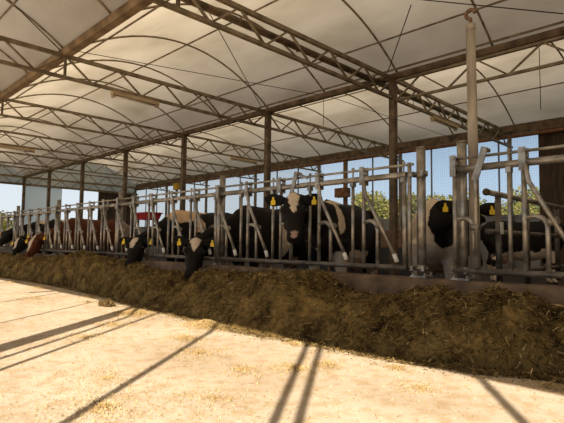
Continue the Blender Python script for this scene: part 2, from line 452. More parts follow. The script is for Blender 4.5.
# ------------------------------------------------------------------ feed barrier
def arc(cx, cz, r, a0, a1, n=7, y=0):
    return [(cx+r*math.cos(a0+(a1-a0)*k/n), y, cz+r*math.sin(a0+(a1-a0)*k/n)) for k in range(n+1)]
def headlocks(root, x0, locked, full=True, link=True):
    # local x runs along the rail away from the hinge, z up from the alley
    zm = 1.12
    MB().tube([(x0,0,ZB),(x0,0,ZT+.05)], .022, 10).build('hinge_post', M['galv'], root)
    br = MB(); br.box((x0-.028,-.048,ZT-.07),(x0+.028,-.038,ZT+.13)); br.box((x0-.028,.038,ZT-.07),(x0+.028,.048,ZT+.13))
    br.tube([(x0,-.06,ZT+.1),(x0,.06,ZT+.1)], .02, 8); br.tube([(x0,-.06,ZT-.04),(x0,.06,ZT-.04)], .014, 8)
    br.build('hinge_bracket', M['galv'], root)
    bend = [(x0,0,zm)]+arc(x0+.075, zm-.085, .1, PI/2, 0, 7)+[(x0+.175,0,ZB)]
    MB().tube(bend, .021, 10).build('bent_tube', M['galv'], root)
    if locked:
        MB().tube([(x0+.205,-.02,ZB+.03),(x0+.205,-.02,ZT-.12),(x0+.215,-.02,ZT-.04)], .021, 10).build('swing_bar', M['galv'], root)
        lv = MB().bar((x0+.205,-.04,ZT-.12),(x0+.30,-.04,ZT+.17), .014, .06, (1,0,0)); lv.tube([(x0+.30,-.06,ZT+.15),(x0+.30,.04,ZT+.15)], .022, 8)
        if link: lv.bar((x0+.30,-.02,ZT+.15),(x0+.47,-.02,ZT+.08), .014, .03, (1,0,0))
        lv.build('lock_lever', M['galv'], root)
        MB().tube([(x0+.15,-.01,zm-.07),(x0+.23,-.01,zm-.07)], .032, 10).build('pivot_clamp', M['galv'], root)
    else:
        a, b, c = V((x0+.022,-.045,ZT-.02)), V((x0+.05,-.045,ZT-.17)), V((x0+.40,-.03,ZB+.12))
        MB().tube([a, a.lerp(b,.7), b, b.lerp(c,.1), c], .020, 10).build('swing_bar', M['galv'], root)
        d = b.lerp(c,.98); e = V((x0+.425,-.03,ZB+.055))
        MB().tube([d, e], .0235, 10).build('bar_tip', M['white_plastic'], root, label='white plastic tip')
        f = b.lerp(c,.52)
        MB().tube([(f.x-.055,-.01,f.z-.01),(f.x+.03,-.03,f.z+.01)], .03, 10).build('pivot_clamp', M['galv'], root)
    if full:
        MB().tube([(x0+.49,0,ZB),(x0+.49,0,ZT-.05)], .019, 10).build('neck_bar', M['galv'], root)
        MB().box((x0+.468,-.03,ZT-.075),(x0+.512,.03,ZT-.025)).tube([(x0+.49,0,ZT-.03),(x0+.49,0,ZT+.12)], .009, 6).ball((x0+.49,0,ZT+.125), .018, 8, 5).build('latch_hook', M['galv'], root)

def panel(ytop, pitch, locked, label, L=3.04, mesh_from=None):
    root = empty('headlock_panel', (BAR, ytop, 0), -PI/2)
    tag(root, label, 'feed barrier', 'headlock panels of the feed barrier')
    MB().tube([(-.03,0,ZT),(L+.02,0,ZT)], .032, 14).build('top_rail', M['galv'], root)
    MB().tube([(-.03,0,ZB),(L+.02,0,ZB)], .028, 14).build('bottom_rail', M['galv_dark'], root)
    MB().tube([(-.03,0,ZT+.1),(L+.1,0,ZT+.1)], .0135, 10).build('locking_rod', M['galv'], root)
    for i in range(5): headlocks(root, pitch*i, i in locked, link=ytop > 3)
    MB().tube([(L-.0,0,ZB),(L-.0,0,ZT)], .021, 10).build('end_bar', M['galv'], root)
    MB().tube([(L+.055,0,ZB),(L+.055,0,ZT+.12)], .021, 10).build('end_bar', M['galv'], root)
    return root
PL = ['headlock feed panel between the gap and the first fence post, a cow looking through it',
      'headlock feed panel with two black cows feeding through it',
      'headlock feed panel in front of the reddish brown cow\'s flank',
      'headlock feed panel over the necks of the brown cow and its black neighbour',
      'farthest headlock feed panel, at the left edge']
panel(5.57, .635, (2,), PL[0])
panel(8.69, .635, (), PL[1])
panel(11.81, .635, (), PL[2])
panel(14.93, .635, (), PL[3])
panel(18.05, .635, (), PL[4])
panel(2.0, .61, (0,), 'headlock feed panel right of the gap, in the foreground at right')

def barrier_post(y, z1, label):
    root = column('barrier_post', BAR+.08, y, CURB, z1, .09, M['galv'], label, 'post', 'galvanized posts of the feed barrier', True, False, True)
    H = z1-CURB
    MB().tube([(0,0,H),(0,0,H+.012)], .047, 14).build('cap', M['galv'], root)
    for z in (ZT-CURB, ZB-CURB):
        cl = MB().tube([(0,0,z-.03),(0,0,z+.03)], .053, 14)
        cl.box((-.10,-.075,z-.025),(.0,-.045,z+.025)); cl.box((-.10,.045,z-.025),(.0,.075,z+.025))
        cl.tube([(-.05,-.095,z),(-.05,.095,z)], .011, 6)
        cl.build('rail_clamp', M['galv'], root)
for y, z1, lab in ((1.965,1.86,'round galvanized fence post right of the gap, before the tall pole'),(2.39,1.86,'round galvanized fence post left of the gap'),
                   (5.61,1.86,'round galvanized fence post left of the looking cow, third of the row'),(8.79,1.86,'round galvanized fence post left of the two feeding cows'),
                   (11.94,1.86,'round galvanized fence post right of the brown cow\'s head'),(14.96,1.86,'round galvanized fence post beside the farthest cows'),(18.0,1.86,'round galvanized fence post at the far end of the barrier')):
    barrier_post(y, z1, lab)
# tall pole with hook
root = empty('tall_pole', (4.56, 1.92, 0)); tag(root, 'tall pale pole with a hook on top, right of the gap in the barrier', 'pole')
MB().tube([(0.0,0,.0),(0,0,1.0),(.0,.005,2.0),(0,.01,3.0)], [.05,.049,.047,.044], 12).build('shaft', M['pole'], root)
MB().tube([(0,.01,3.0),(0,.01,3.06)], .046, 12).build('collar', M['pole'], root)
hk = [(0,.01,3.04),(0,.01,3.12)]+[(0,.01+.045*math.sin(a),3.165-.045*math.cos(a)) for a in [k*PI/6 for k in range(1,10)]]
MB().tube(hk, .019, 8).build('hook', M['wood'], root)
# plain steel post at the right edge
column('gate_post', 6.5, 1.49, 0, 2.74, .09, M['galv'], 'steel post at the right edge of the picture, behind the barrier', 'post', None, True, True)

# pipe gate crossing behind the right panel
root = empty('cross_gate', (4.62, 1.84, 0)); tag(root, 'galvanized pipe gate running back behind the right feed panel', 'gate')
GL = 3.6
for nm, z, r_ in (('top_rail',1.40,.029),('middle_rail',1.02,.026),('bottom_rail',.62,.026)):
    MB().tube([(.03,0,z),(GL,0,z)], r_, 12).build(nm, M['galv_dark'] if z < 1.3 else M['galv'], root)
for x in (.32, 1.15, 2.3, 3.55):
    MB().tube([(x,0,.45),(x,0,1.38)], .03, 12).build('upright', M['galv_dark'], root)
MB().ball((.03,0,1.40), .036, 10, 7).build('hinge_eye', M['rust'], root)
MB().box((.285,-.038,1.0),(.355,-.030,1.12)).build('tag_plate', M['white_plastic'], root, label='small white plate')

# ------------------------------------------------------------------ stall furniture in the back
root = empty('hay_rack', (12.6, 9.0, 0)); tag(root, 'brown board manger standing behind the gap, in front of the grey wall', 'manger')
def planks(x):
    mb = MB()
    for k in range(3): mb.box((x-.02,-2.6,.80+.17*k),(x+.02,2.6,.955+.17*k))
    return mb
planks(-.35).build('front_boards', M['wood'], root); MB().box((-.36,-2.6,.06),(-.32,2.6,.79)).build('shade_sheet', M['dark'], root); planks(.35).build('back_boards', M['wood'], root)  # near-black sheet below the front boards stands in for shade under the manger
MB().box((-.35,-2.6,.78),(.35,2.6,.81)).build('tray', M['darkwood'], root)
for y in (-2.5,-.9,.9,2.5):
    for x in (-.4,.4): MB().box((x-.04,y-.04,0),(x+.04,y+.04,1.42)).build('leg', M['wood'], root)
root = empty('feed_hopper', (12.1, 21.3, 0)); tag(root, 'red steel hopper standing far back between the bars', 'hopper')
mb = MB()
mb.add([(-.3,-.55,1.98),(.3,-.55,1.98),(.3,.5,1.98),(-.3,.5,1.98),(-.4,-.65,2.3),(.4,-.65,2.3),(.4,.6,2.3),(-.4,.6,2.3)],
       [(0,3,2,1),(0,1,5,4),(1,2,6,5),(2,3,7,6),(3,0,4,7)], False)
mb.build('bin', M['red_paint'], root)
MB().bar((-.42,-.67,2.3),(-.42,.62,2.3),.05,.05).bar((.42,-.67,2.3),(.42,.62,2.3),.05,.05).bar((-.42,-.67,2.3),(.42,-.67,2.3),.05,.05).bar((-.42,.62,2.3),(.42,.62,2.3),.05,.05).build('rim', M['red_paint'], root)
for sx in (-.28,.28):
    for sy in (-.45,.4): MB().bar((sx,sy,0),(sx,sy,2.0),.07,.07).build('leg', M['rust'], root)
root = empty('hoist_box', (15.0, 23.3, 4.02)); tag(root, 'small yellow winch box hanging under the back gutter, far left of the net', 'winch')
MB().box((-.12,-.2,-.17),(.12,.2,.2)).build('box', M['yellow_paint'], root)
MB().tube([(0,0,.2),(0,0,.34)], .03, 8).build('hanger', M['rust'], root)
MB().tube([(0,0,-.17),(0,0,-.36)], .07, 10).build('drum', M['dark'], root)

# ------------------------------------------------------------------ cows
BLACK=(.011,.009,.008); WHITE=(.66,.54,.41); CREAM=(.70,.48,.30); BROWN=(.10,.030,.012); PINK=(.40,.27,.21)
def remesh(mb, vox, smooth):
    me = mb.mesh('tmp'); o = bpy.data.objects.new('tmp', me); C.objects.link(o)
    m = o.modifiers.new('r','REMESH'); m.mode = 'VOXEL'; m.voxel_size = vox
    s = o.modifiers.new('s','SMOOTH'); s.factor = .5; s.iterations = smooth
    dg = bpy.context.evaluated_depsgraph_get(); dg.update()
    r = bpy.data.meshes.new_from_object(o.evaluated_get(dg))
    bpy.data.objects.remove(o); bpy.data.meshes.remove(me)
    return r
def ellipse(c, side, up, w, h, n=20, ex=.85):
    r = []
    for k in range(n):
        a = 2*PI*k/n; ca, sa = math.cos(a), math.sin(a)
        r.append(c+side*(w*math.copysign(abs(ca)**ex, ca))+up*(h*math.copysign(abs(sa)**ex, sa)))
    return r

def cow(label, loc, heading, poll, muzzle, dorsal, base, patches, blaze=None, collar=False, tags=True, vox=.02, muzzle_col=None, seed=0, scale=1.0, ear_up=-.15, hs_=1.16, headcol=None, hl=.92):
    root = empty('dairy_cow', loc, heading); tag(root, label, 'cow')
    R = Matrix.Rotation(heading, 3, 'Z').inverted()
    P = R@(V(poll)-V(loc)); Q = R@(V(muzzle)-V(loc)); D = (R@V(dorsal)).normalized()
    S = scale
    mb = MB(); X = V((1,0,0)); Yv = V((0,1,0)); Z = V((0,0,1))
    trunk = [(-.93,1.17,.12,.10),(-.88,1.15,.25,.19),(-.76,1.12,.33,.25),(-.58,1.08,.39,.285),(-.36,1.03,.43,.33),(-.05,.99,.465,.375),(.22,.99,.46,.355),(.45,1.02,.445,.29),(.62,1.06,.42,.235),(.76,1.07,.36,.20),(.87,1.06,.27,.16),(.93,1.05,.17,.10)]
    mb.loft([ellipse(V((x,0,z))*S, Yv, Z, w*S, h*S) for x,z,h,w in trunk])
    # spine ridge and hip bones give the boxy dairy outline
    mb.tube([V((-.82,0,1.42))*S, V((-.55,0,1.455))*S, V((0,0,1.425))*S, V((.45,0,1.44))*S, V((.66,0,1.44))*S], [.05*S,.055*S,.045*S,.055*S,.06*S], 8)
    for s in (-1,1):
        mb.ball(V((-.55,.225*s,1.33))*S, (.10*S,.08*S,.09*S)); mb.ball(V((-.90,.13*s,1.27))*S, (.07*S,.06*S,.08*S))
    # neck
    A = (Q-P).normalized(); HS = S*hs_
    D = (D-A*D.dot(A)).normalized(); side = D.cross(A)
    head0 = P
    p0 = V((.55,0,1.10))*S; p3 = P+A*.06*S-D*.04*S
    dist = (p3-p0).length
    t0 = (V((.8,0,.35)) if P.z > 1.1*S else V((.9,0,.0))).normalized()
    p1 = p0+t0*dist*.4; p2 = p3-(A*.25-D*.0+(p3-p0).normalized()*.75).normalized()*dist*.3
    rings = []; sd = Yv.copy(); tgt = side if side.dot(Yv) > 0 else -side
    for i in range(11):
        t = i/10; c = p0*(1-t)**3+p1*3*t*(1-t)**2+p2*3*t*t*(1-t)+p3*t**3
        tg = (p1-p0)*(1-t)**2+(p2-p1)*2*t*(1-t)+(p3-p2)*t*t
        tg.normalize(); s_ = Yv.lerp(tgt, t); s_ = (s_-tg*s_.dot(tg)).normalized(); up = tg.cross(s_)
        if up.z < 0 and t < .5: up = -up
        h = (.35*(1-t)+.135*t-.05*math.sin(PI*t))*S; w = (.205*(1-t)+.095*t-.03*math.sin(PI*t))*S
        rings.append(ellipse(c, s_, up, w, h))
    mb.loft(rings)
    nb_ = rings
    # head
    hs = [(-.03,.06,.06,-.035),(.02,.095,.10,-.02),(.10,.112,.125,-.03),(.20,.118,.13,-.045),(.28,.105,.118,-.05),(.38,.083,.098,-.045),(.46,.070,.083,-.035),(.52,.076,.078,-.03),(.56,.074,.068,-.032),(.585,.05,.045,-.035)]
    mb.loft([ellipse(P+A*a*hl*HS+D*d*HS, side, D, w*HS, h*HS, 18) for a,w,h,d in hs])
    for s in (-1,1):
        mb.ball(P+(A*.19+side*.095*s+D*.05)*HS, .042*HS)              # brow
        mb.ball(P+(A*.28+side*.06*s-D*.10)*HS, (.06*HS,.05*HS,.06*HS))  # cheek
    mb.ball(P+(A*.01+D*.045)*HS, (.055*HS,.055*HS,.05*HS))                                # poll tuft
    rnd = random.Random(seed)
    # legs
    for s in (-1,1):
        dx = rnd.uniform(-.09,.09)
        f = [(.62,.17,.92,.16),(.60,.20,.72,.105),(.62+dx*.4,.19,.44,.062),(.61+dx*.8,.185,.40,.055),(.61+dx,.185,.16,.042),(.62+dx,.185,.11,.052),(.64+dx,.185,.05,.056),(.66+dx,.185,.0,.066)]
        mb.tube([V((x,y*s,z))*S for x,y,z,r in f], [r*S for *_,r in f], 12)
        dx = rnd.uniform(-.10,.10)
        h = [(-.66,.16,1.05,.20),(-.60,.20,.85,.18),(-.60,.21,.70,.125),(-.72+dx*.5,.20,.56,.075),(-.80+dx*.7,.19,.47,.062),(-.77+dx*.9,.19,.36,.045),(-.75+dx,.19,.16,.043),(-.74+dx,.19,.11,.052),(-.71+dx,.19,.05,.056),(-.69+dx,.19,.0,.066)]
        mb.tube([V((x,y*s,z))*S for x,y,z,r in h], [r*S for *_,r in h], 12)
    mb.ball(V((-.48,0,.62))*S, (.22*S,.17*S,.16*S))
    for sx in (-.56,-.40):
        for s in (-.07,.07): mb.tube([V((sx,s,.52))*S, V((sx,s,.42))*S], [.03*S,.022*S], 8)
    mb.tube([V((-.90,0,1.36))*S,V((-.98,0,1.2))*S,V((-1.0,0,.8))*S,V((-.97,0,.5))*S,V((-.96,0,.35))*S], [.045*S,.03*S,.024*S,.045*S,.02*S], 8)
    me = remesh(mb, vox, 4)
    me.name = 'body'
    # ears joined to the same skin
    ear = MB(); tagpos = []
    back = (-A*.35+D*.15)
    for s in (-1,1):
        d = (side*s+V((0,0,ear_up))+back*.4).normalized()
        nrm = (A*.5+D*.85); nrm = (nrm-d*nrm.dot(d)).normalized(); wd = d.cross(nrm)
        e0 = P+(A*.05+side*.085*s+D*.02)*HS
        rr = []
        for t, w, th in ((0,.032,.028),(.25,.055,.022),(.5,.068,.016),(.75,.060,.012),(.92,.035,.009),(1.0,.012,.006)):
            c = e0+d*(.215*t*HS)-nrm*(.02*math.sin(PI*t)*HS)
            rr.append(ellipse(c, wd, nrm, w*HS, th*HS, 12, 1))
        ear.loft(rr); tagpos.append((e0+d*.125*HS+nrm*.018*HS, d, nrm, wd))
    vs = [v.co.copy() for v in me.vertices]; fs = [tuple(p.vertices) for p in me.polygons]
    nv = len(vs); vs += ear.v; fs += [tuple(i+nv for i in f) for f in ear.f]
    bpy.data.meshes.remove(me)
    me = bpy.data.meshes.new('body'); me.from_pydata(vs, [], fs); me.polygons.foreach_set('use_smooth', [True]*len(fs)); me.update()
    at = me.color_attributes.new('coat', 'FLOAT_COLOR', 'POINT')
    cols = []
    for i, v in enumerate(vs):
        p = v/S; w = noise.noise_vector(p*4.0+V((seed*7.1,0,0)))*.07+noise.noise_vector(p*13+V((seed,3,0)))*.02
        q = p+w; c = base
        rel = (v-P)/HS; ha, hsd, hd = rel.dot(A)/hl, rel.dot(side), rel.dot(D)
        ishead = -.05 < ha < .62 and abs(hsd) < .16 and abs(hd) < .22 and (v-P).length < .66*HS
        if i < nv:
            if not ishead:
                for (col, ctr, rad) in patches:
                    e = sum(((q[k]-ctr[k])/rad[k])**2 for k in range(3))
                    if e < 1: c = col
                if abs(q.x+.48) < .2 and abs(q.y) < .16 and q.z < .66 and q.z > .38: c = PINK
                if q.z < .06: c = (.03,.022,.016)
            else:
                c = headcol or base
                if blaze:
                    wobble = .012*noise.noise(p*16)
                    for (a0, a1, w0, w1, off) in blaze:
                        if a0 < ha < a1 and hd > -.08:
                            wv = w0+(w1-w0)*(ha-a0)/(a1-a0)
                            if abs(hsd-off) < wv+wobble: c = WHITE
                if muzzle_col and ((ha-.54)/.035)**2+(hsd/.05)**2 < 1 and hd > -.03: c = muzzle_col
                if ha > .52 and abs(abs(hsd)-.040) < .010 and hd > -.02: c = (.006,.005,.005)
        elif headcol: c = headcol
        cols += [*c, 1.0]
    at.data.foreach_set('color', cols)
    me.materials.append(M['coat'])
    o = bpy.data.objects.new('body', me); C.objects.link(o); o.parent = root
    for s in (-1,1):
        MB().ball(P+(A*.195+side*.122*s+D*.035)*HS, .024*HS, 10, 7).build('eye', M['eye'], root)
    if tags:
        for e, d, nrm, wd in tagpos:
            dn = V((0,0,-1)); dn = (dn-nrm*dn.dot(nrm)).normalized(); sdv = dn.cross(nrm).normalized()
            c0 = e+nrm*.008*HS; k = MB(); vv = []
            tz = .82; out = [(a*tz,b*tz) for a,b in [(-.014,-.03),(.014,-.03),(.016,.012),(.034,.03),(.034,.088),(-.034,.088),(-.034,.03),(-.016,.006)]]
            for zz in (0,.005): vv += [c0+sdv*a*S+dn*b*S+nrm*zz for a,b in out]
            nn = len(out); k.add(vv, [tuple(range(nn-1,-1,-1)), tuple(range(nn,2*nn))]+[(j,(j+1)%nn,nn+(j+1)%nn,nn+j) for j in range(nn)], False)
            k.build('ear_tag', M['yellow'], root, label='yellow ear tag')
    if collar:
        rg = nb_[6]; c = sum(rg, V())/len(rg); rg2 = nb_[7]; c2 = sum(rg2, V())/len(rg2)
        r1 = [c+(p-c)*1.10 for p in rg]; r2 = [r.lerp(q,.45) for r, q in zip(r1, [c2+(p-c2)*1.10 for p in rg2])]
        r0 = [c+(p-c)*.93 for p in rg]; r3 = [r.lerp(q,.45) for r, q in zip(r0, [c2+(p-c2)*.93 for p in rg2])]
        MB().loft([r0,r1,r2,r3]).build('collar', M['collar'], root)
    return root

HB = PI     # heading of a cow facing the alley
camdir = lambda p: (V((0,0,.88))-V(p)).normalized()
# A: head down at left of the pair, cream saddle
cow('black cow feeding head down, cream saddle behind her neck, left of the heart-faced cow', (5.62,7.74,0), HB-.03, (4.25,7.76,.93), (3.88,7.46,.42), (-.75,-.62,.25), BLACK,
    [(CREAM,(.50,.0,1.36),(.36,.30,.20)),(CREAM,(.12,-.1,1.40),(.30,.2,.11)),(CREAM,(.30,.3,1.22),(.10,.15,.16)),(WHITE,(.62,-.18,.2),(.14,.2,.3)),(WHITE,(.0,0,.55),(.4,.25,.14)),(WHITE,(-.7,0,.2),(.3,.4,.3))],
    [(.06,.14,.04,.062,-.02),(.14,.26,.062,.02,-.03)], collar=True, seed=1)
# B: head down facing the camera
cow('black cow feeding with a white heart on her lowered face, yellow tag in each ear', (5.70,5.88,0), HB+.02, (4.15,5.88,.90), (3.85,5.60,.40), (-.68,-.70,.25), BLACK,
    [(WHITE,(.05,.40,.85),(.13,.16,.40)),(WHITE,(.55,-.2,.25),(.2,.25,.32)),(WHITE,(.1,0,.52),(.35,.25,.12)),(WHITE,(-.7,0,.22),(.3,.4,.28))],
    [(.02,.085,.030,.036,.030),(.02,.085,.030,.036,-.030),(.075,.13,.064,.052,0),(.13,.235,.052,.008,0)], collar=True, seed=2, ear_up=.05)
# C: looking at the camera
cow('black and white cow with raised head looking at the camera between the bars', (5.70,4.36,0), HB+.29, (4.20,3.97,1.43), (3.95,3.72,.95), (-.60,-.55,.55), BLACK,
    [(WHITE,(.66,.30,1.28),(.09,.20,.30)),(WHITE,(.55,.0,1.46),(.22,.22,.06)),(WHITE,(.95,-.12,.60),(.2,.22,.30)),(WHITE,(.62,.2,.42),(.2,.2,.42)),(WHITE,(.62,-.2,.25),(.2,.2,.40)),(WHITE,(.1,.2,.62),(.55,.3,.20)),(WHITE,(-.85,.2,1.0),(.14,.3,.42)),(WHITE,(-.7,0,.25),(.3,.4,.35))],
    [(.0,.09,.070,.062,0),(.09,.27,.062,.010,0)], muzzle_col=PINK, seed=3, ear_up=-.05)
# D: behind the gap, facing the camera
cow('white and black cow standing behind the gap, her head hidden by the posts', (6.36,3.22,0), math.atan2(-2.6,-5.95), (5.22,2.28,1.31), (4.90,2.10,.87), (-.68,-.5,.55), WHITE,
    [(BLACK,(.80,.16,1.10),(.26,.17,.26)),(BLACK,(.5,.3,1.02),(.25,.13,.22)),(BLACK,(-.3,0,1.25),(.6,.3,.30)),(BLACK,(1.15,.1,1.2),(.26,.3,.3))],
    [], seed=4, headcol=BLACK, ear_up=.0)
# E: broadside far back
cow('black cow with a mottled white belly standing broadside, behind the pipe gate', (12.35,4.05,0), math.radians(-50), (13.25,2.95,1.30), (13.55,2.62,.93), (.3,-.3,.9), BLACK,
    [(WHITE,(.0,-.2,.62),(.75,.4,.15)),(WHITE,(.45,-.3,.66),(.2,.3,.16)),(WHITE,(.6,0,.15),(.2,.4,.32)),(WHITE,(-.7,0,.15),(.3,.4,.3))], None, seed=5, vox=.026)
# F: brown cow
cow('reddish brown cow feeding head down with a white blaze', (5.65,12.70,0), HB-.02, (4.20,12.68,.95), (3.85,12.34,.50), (-.8,-.5,.35), BROWN,
    [((.30,.22,.17),(-.75,0,1.2),(.22,.4,.4)),(WHITE,(-.1,0,.52),(.4,.25,.10))], [(.0,.50,.05,.035,-.03)], seed=6, vox=.024)
# G: black with white face, hidden partly by F
cow('black cow with a white lowered face, next to the brown cow', (5.65,14.0,0), HB, (4.25,14.0,.93), (3.88,13.5,.52), (-.8,-.45,.3), BLACK,
    [(WHITE,(.3,0,1.38),(.2,.2,.1))], [(.1,.5,.05,.05,-.03)], seed=7, vox=.026)
# H: far left black
cow('black cow at the left edge with a white forehead mark, reaching for feed', (5.65,15.25,0), HB, (4.3,15.25,1.15), (3.9,14.83,.78), (-.7,-.4,.5), BLACK,
    [(WHITE,(.5,0,1.4),(.2,.2,.1))], [(.0,.12,.04,.03,.0)], seed=8, vox=.026)

# ------------------------------------------------------------------ silage heap (one uncountable mass)
HC = [(-3,.45),(.99,.46),(1.28,.50),(1.59,.53),(1.92,.50),(2.31,.45),(2.93,.41),(3.39,.60),(3.68,.60),(4.53,.51),(5.14,.52),(5.71,.40),(6.24,.46),(7.13,.44),(7.83,.56),(9.52,.68),(10.8,.56),(12.08,.48),(14.45,.54),(17,.5),(22,.5)]
EC = [(-3,3.7),(.0,3.7),(.99,3.66),(1.46,3.46),(2.02,3.33),(2.81,3.29),(3.77,3.2),(5.33,3.34),(8.05,3.62),(10.2,3.7),(13.4,3.55),(22,3.5)]
def interp(T, x):
    for (a,b),(c,d) in zip(T, T[1:]):
        if x <= c:
            t = max(0,(x-a)/(c-a)); t = t*t*(3-2*t); return b+(d-b)*t
    return T[-1][1]
def heap_z(x, y):
    e = interp(EC, y)+.09*noise.noise((y*2.3,0,4.2))+.03*noise.noise((y*8,1,0)); H = interp(HC, y)
    t = (x-e)/(4.24-e)
    if t <= 0: return -.02
    if t < .62: s = math.sin(t/.62*PI/2)**.85
    else: s = 1-.14*((t-.62)/.38)**2
    if y < 1.5: s *= 1-(.35*min(1,(1.5-y)/.8))*max(0,min(1,(t-.5)/.3))*.9
    p = V((x,y,0))
    n = noise.noise(p*2.4)*.085+noise.noise(p*6+V((5,0,0)))*.05+noise.noise(p*13)*.040+noise.noise(p*24+V((0,7,0)))*.026+noise.noise(p*47)*.014
    return H*s*.96+n*min(1,t*3.0)*1.0-.01
ys = []; y = -2.2
while y < 21: ys.append(y); y += max(.012, .0036*math.hypot(3.8,y))
NX = 100
mb = MB(); rings = []
for y in ys: rings.append([V((3.05+(4.235-3.05)*i/NX, y, 0)) for i in range(NX+1)])
vs = []
for r_ in rings:
    for p in r_: p.z = heap_z(p.x, p.y); vs.append(p)
fs = [(j*(NX+1)+i, j*(NX+1)+i+1, (j+1)*(NX+1)+i+1, (j+1)*(NX+1)+i) for j in range(len(ys)-1) for i in range(NX) if max(vs[j*(NX+1)+i].z, vs[(j+1)*(NX+1)+i+1].z) > -.015]
cols = []
for p in vs:
    a = noise.noise(p*5+V((9,9,9)))*.5+.5; b = noise.noise(p*26)*.5+.5
    k = .55*a+.45*b
    c = V((.038,.023,.008)).lerp(V((.42,.285,.10)), max(0,min(1,(k-.27)*1.9)))
    cols += [*c, 1]
rg = random.Random(3)
STEM = [V((.20,.135,.045)),V((.28,.19,.066)),V((.38,.26,.10)),V((.06,.037,.013)),V((.52,.38,.17)),V((.24,.18,.06)),V((.10,.06,.022))]
def blades(vs, fs, cols, n, sampler, lmin, lmax, w, palette, lift=.0):
    for _ in range(n):
        p = sampler()
        if p is None: continue
        L = rg.uniform(lmin,lmax); th = rg.uniform(0,2*PI); el = rg.gauss(0,.35)+lift
        d = V((math.cos(th)*math.cos(el), math.sin(th)*math.cos(el), math.sin(el)))*L/2
        sd = V((-math.sin(th),math.cos(th),rg.uniform(-.8,.8))).normalized()*w*rg.uniform(.6,1.4)
        mid = p+V((0,0,rg.uniform(.002,.012)))
        o = len(vs); vs += [p-d-sd, p-d+sd, mid+sd, p+d+sd*.6, p+d-sd*.6, mid-sd]
        fs += [(o,o+1,o+2,o+5),(o+5,o+2,o+3,o+4)]
        c = rg.choice(palette)*rg.uniform(.7,1.25); cols += [*c,1]*6
def samp_heap():
    y = -2.0+22*rg.random()**2.6
    y = .2+abs(rg.gauss(0,1))*0+ (21*rg.random()**2.0)
    e = interp(EC, y); x = rg.uniform(e-.15, 4.2)
    z = heap_z(x,y)
    return V((x,y,max(z,.0)+rg.uniform(.0,.014)))
blades(vs, fs, cols, 62000, samp_heap, .02, .08, .0019, STEM, .05)
blades(vs, fs, cols, 9000, samp_heap, .05, .14, .0034, [V((.50,.36,.15)),V((.40,.28,.10)),V((.62,.47,.23)),V((.045,.027,.01)),V((.03,.018,.007))], .12)
def samp_skirt():
    y = .2+21*rg.random()**2.0
    return V((interp(EC, y)+.1-abs(rg.gauss(0,.17)), y, .004))
blades(vs, fs, cols, 9000, samp_skirt, .012, .05, .0022, STEM, 0)
me = bpy.data.meshes.new('silage_heap'); me.from_pydata(vs, [], fs); me.polygons.foreach_set('use_smooth', [True]*len(fs))
a = me.color_attributes.new('tint','FLOAT_COLOR','POINT'); a.data.foreach_set('color', cols)
me.materials.append(M['silage']); o = bpy.data.objects.new('silage_heap', me); C.objects.link(o)
tag(o, 'long brown heap of chopped silage lying along the feed barrier', 'silage', None, 'stuff')

# loose straw on the alley
vs, fs, cols = [], [], []
SP = [V((.50,.35,.14)),V((.58,.43,.21)),V((.40,.26,.09)),V((.64,.50,.28))]
def spot(cx, cy, r_, n, h=.01, pal=SP, ln=(.02,.07)):
    def f():
        a = rg.uniform(0,2*PI); q = abs(rg.gauss(0,.5))*r_
        return V((cx+math.cos(a)*q, cy+math.sin(a)*q*1.3, .004+rg.random()*h*max(0,1-q/r_)))
    blades(vs, fs, cols, int(n*2.6), f, .007, .028, .0014, pal, 0)
for s_ in ((2.95,5.45,.26,1900,.06),(3.08,4.15,.26,1900,.07),(2.55,3.75,.20,350,.02),(1.45,3.0,.5,260,.005),(1.2,2.5,.5,450,.005),(2.5,2.35,.2,300,.02),(2.75,2.25,.16,200,.02),(2.2,2.55,.2,160,.02),(3.05,1.85,.1,120,.02),(3.35,.95,.12,200,.03),(2.75,1.5,.2,120,.01),(3.1,2.9,.1,150,.03),(2.3,3.2,.3,250,.01),(1.7,2.2,.4,200,.01),(2.4,4.9,.3,260,.01),(1.9,4.4,.4,260,.01),(3.3,7.5,.2,200,.03),(3.0,6.9,.2,150,.02),(3.2,9.5,.3,300,.03),(2.6,7.8,.3,250,.02),(3.25,11.2,.3,300,.03)): spot(*s_)
def anyw():
    return V((rg.uniform(.6,3.4), rg.uniform(.3,9), .004))
blades(vs, fs, cols, 9000, anyw, .006, .022, .0014, SP, 0)
me = bpy.data.meshes.new('loose_straw'); me.from_pydata(vs, [], fs)
a = me.color_attributes.new('tint','FLOAT_COLOR','POINT'); a.data.foreach_set('color', cols)
me.materials.append(M['straw']); o = bpy.data.objects.new('loose_straw', me); C.objects.link(o)
tag(o, 'loose golden straw scattered over the sunlit concrete alley', 'straw', None, 'stuff')
# clod lying in the sun
c = V((3.05,6.40,0)); vs, fs, cols = [], [], []
for i in range(9):
    q = math.sqrt(max(.0,1-(i/8)**2))
    for k in range(24):
        t = 2*PI*k/24; n_ = 1+.5*noise.noise(V((math.cos(t)*2,math.sin(t)*2,i*.35)))
        vs.append(V((math.cos(t)*q*.09*n_, math.sin(t)*q*.16*n_, .075*i/8*n_)))
        cols += [*V((.11,.07,.03)),1]
fs = [(i*24+k, i*24+(k+1)%24, (i+1)*24+(k+1)%24, (i+1)*24+k) for i in range(8) for k in range(24)]
me = bpy.data.meshes.new('silage_clod'); me.from_pydata(vs, [], fs)
a = me.color_attributes.new('tint','FLOAT_COLOR','POINT'); a.data.foreach_set('color', cols)
me.materials.append(M['silage']); o = bpy.data.objects.new('silage_clod', me); C.objects.link(o); o.location = c
tag(o, 'small dark clod of silage lying on the sunlit concrete', 'clod')
vs, fs, cols = [], [], []
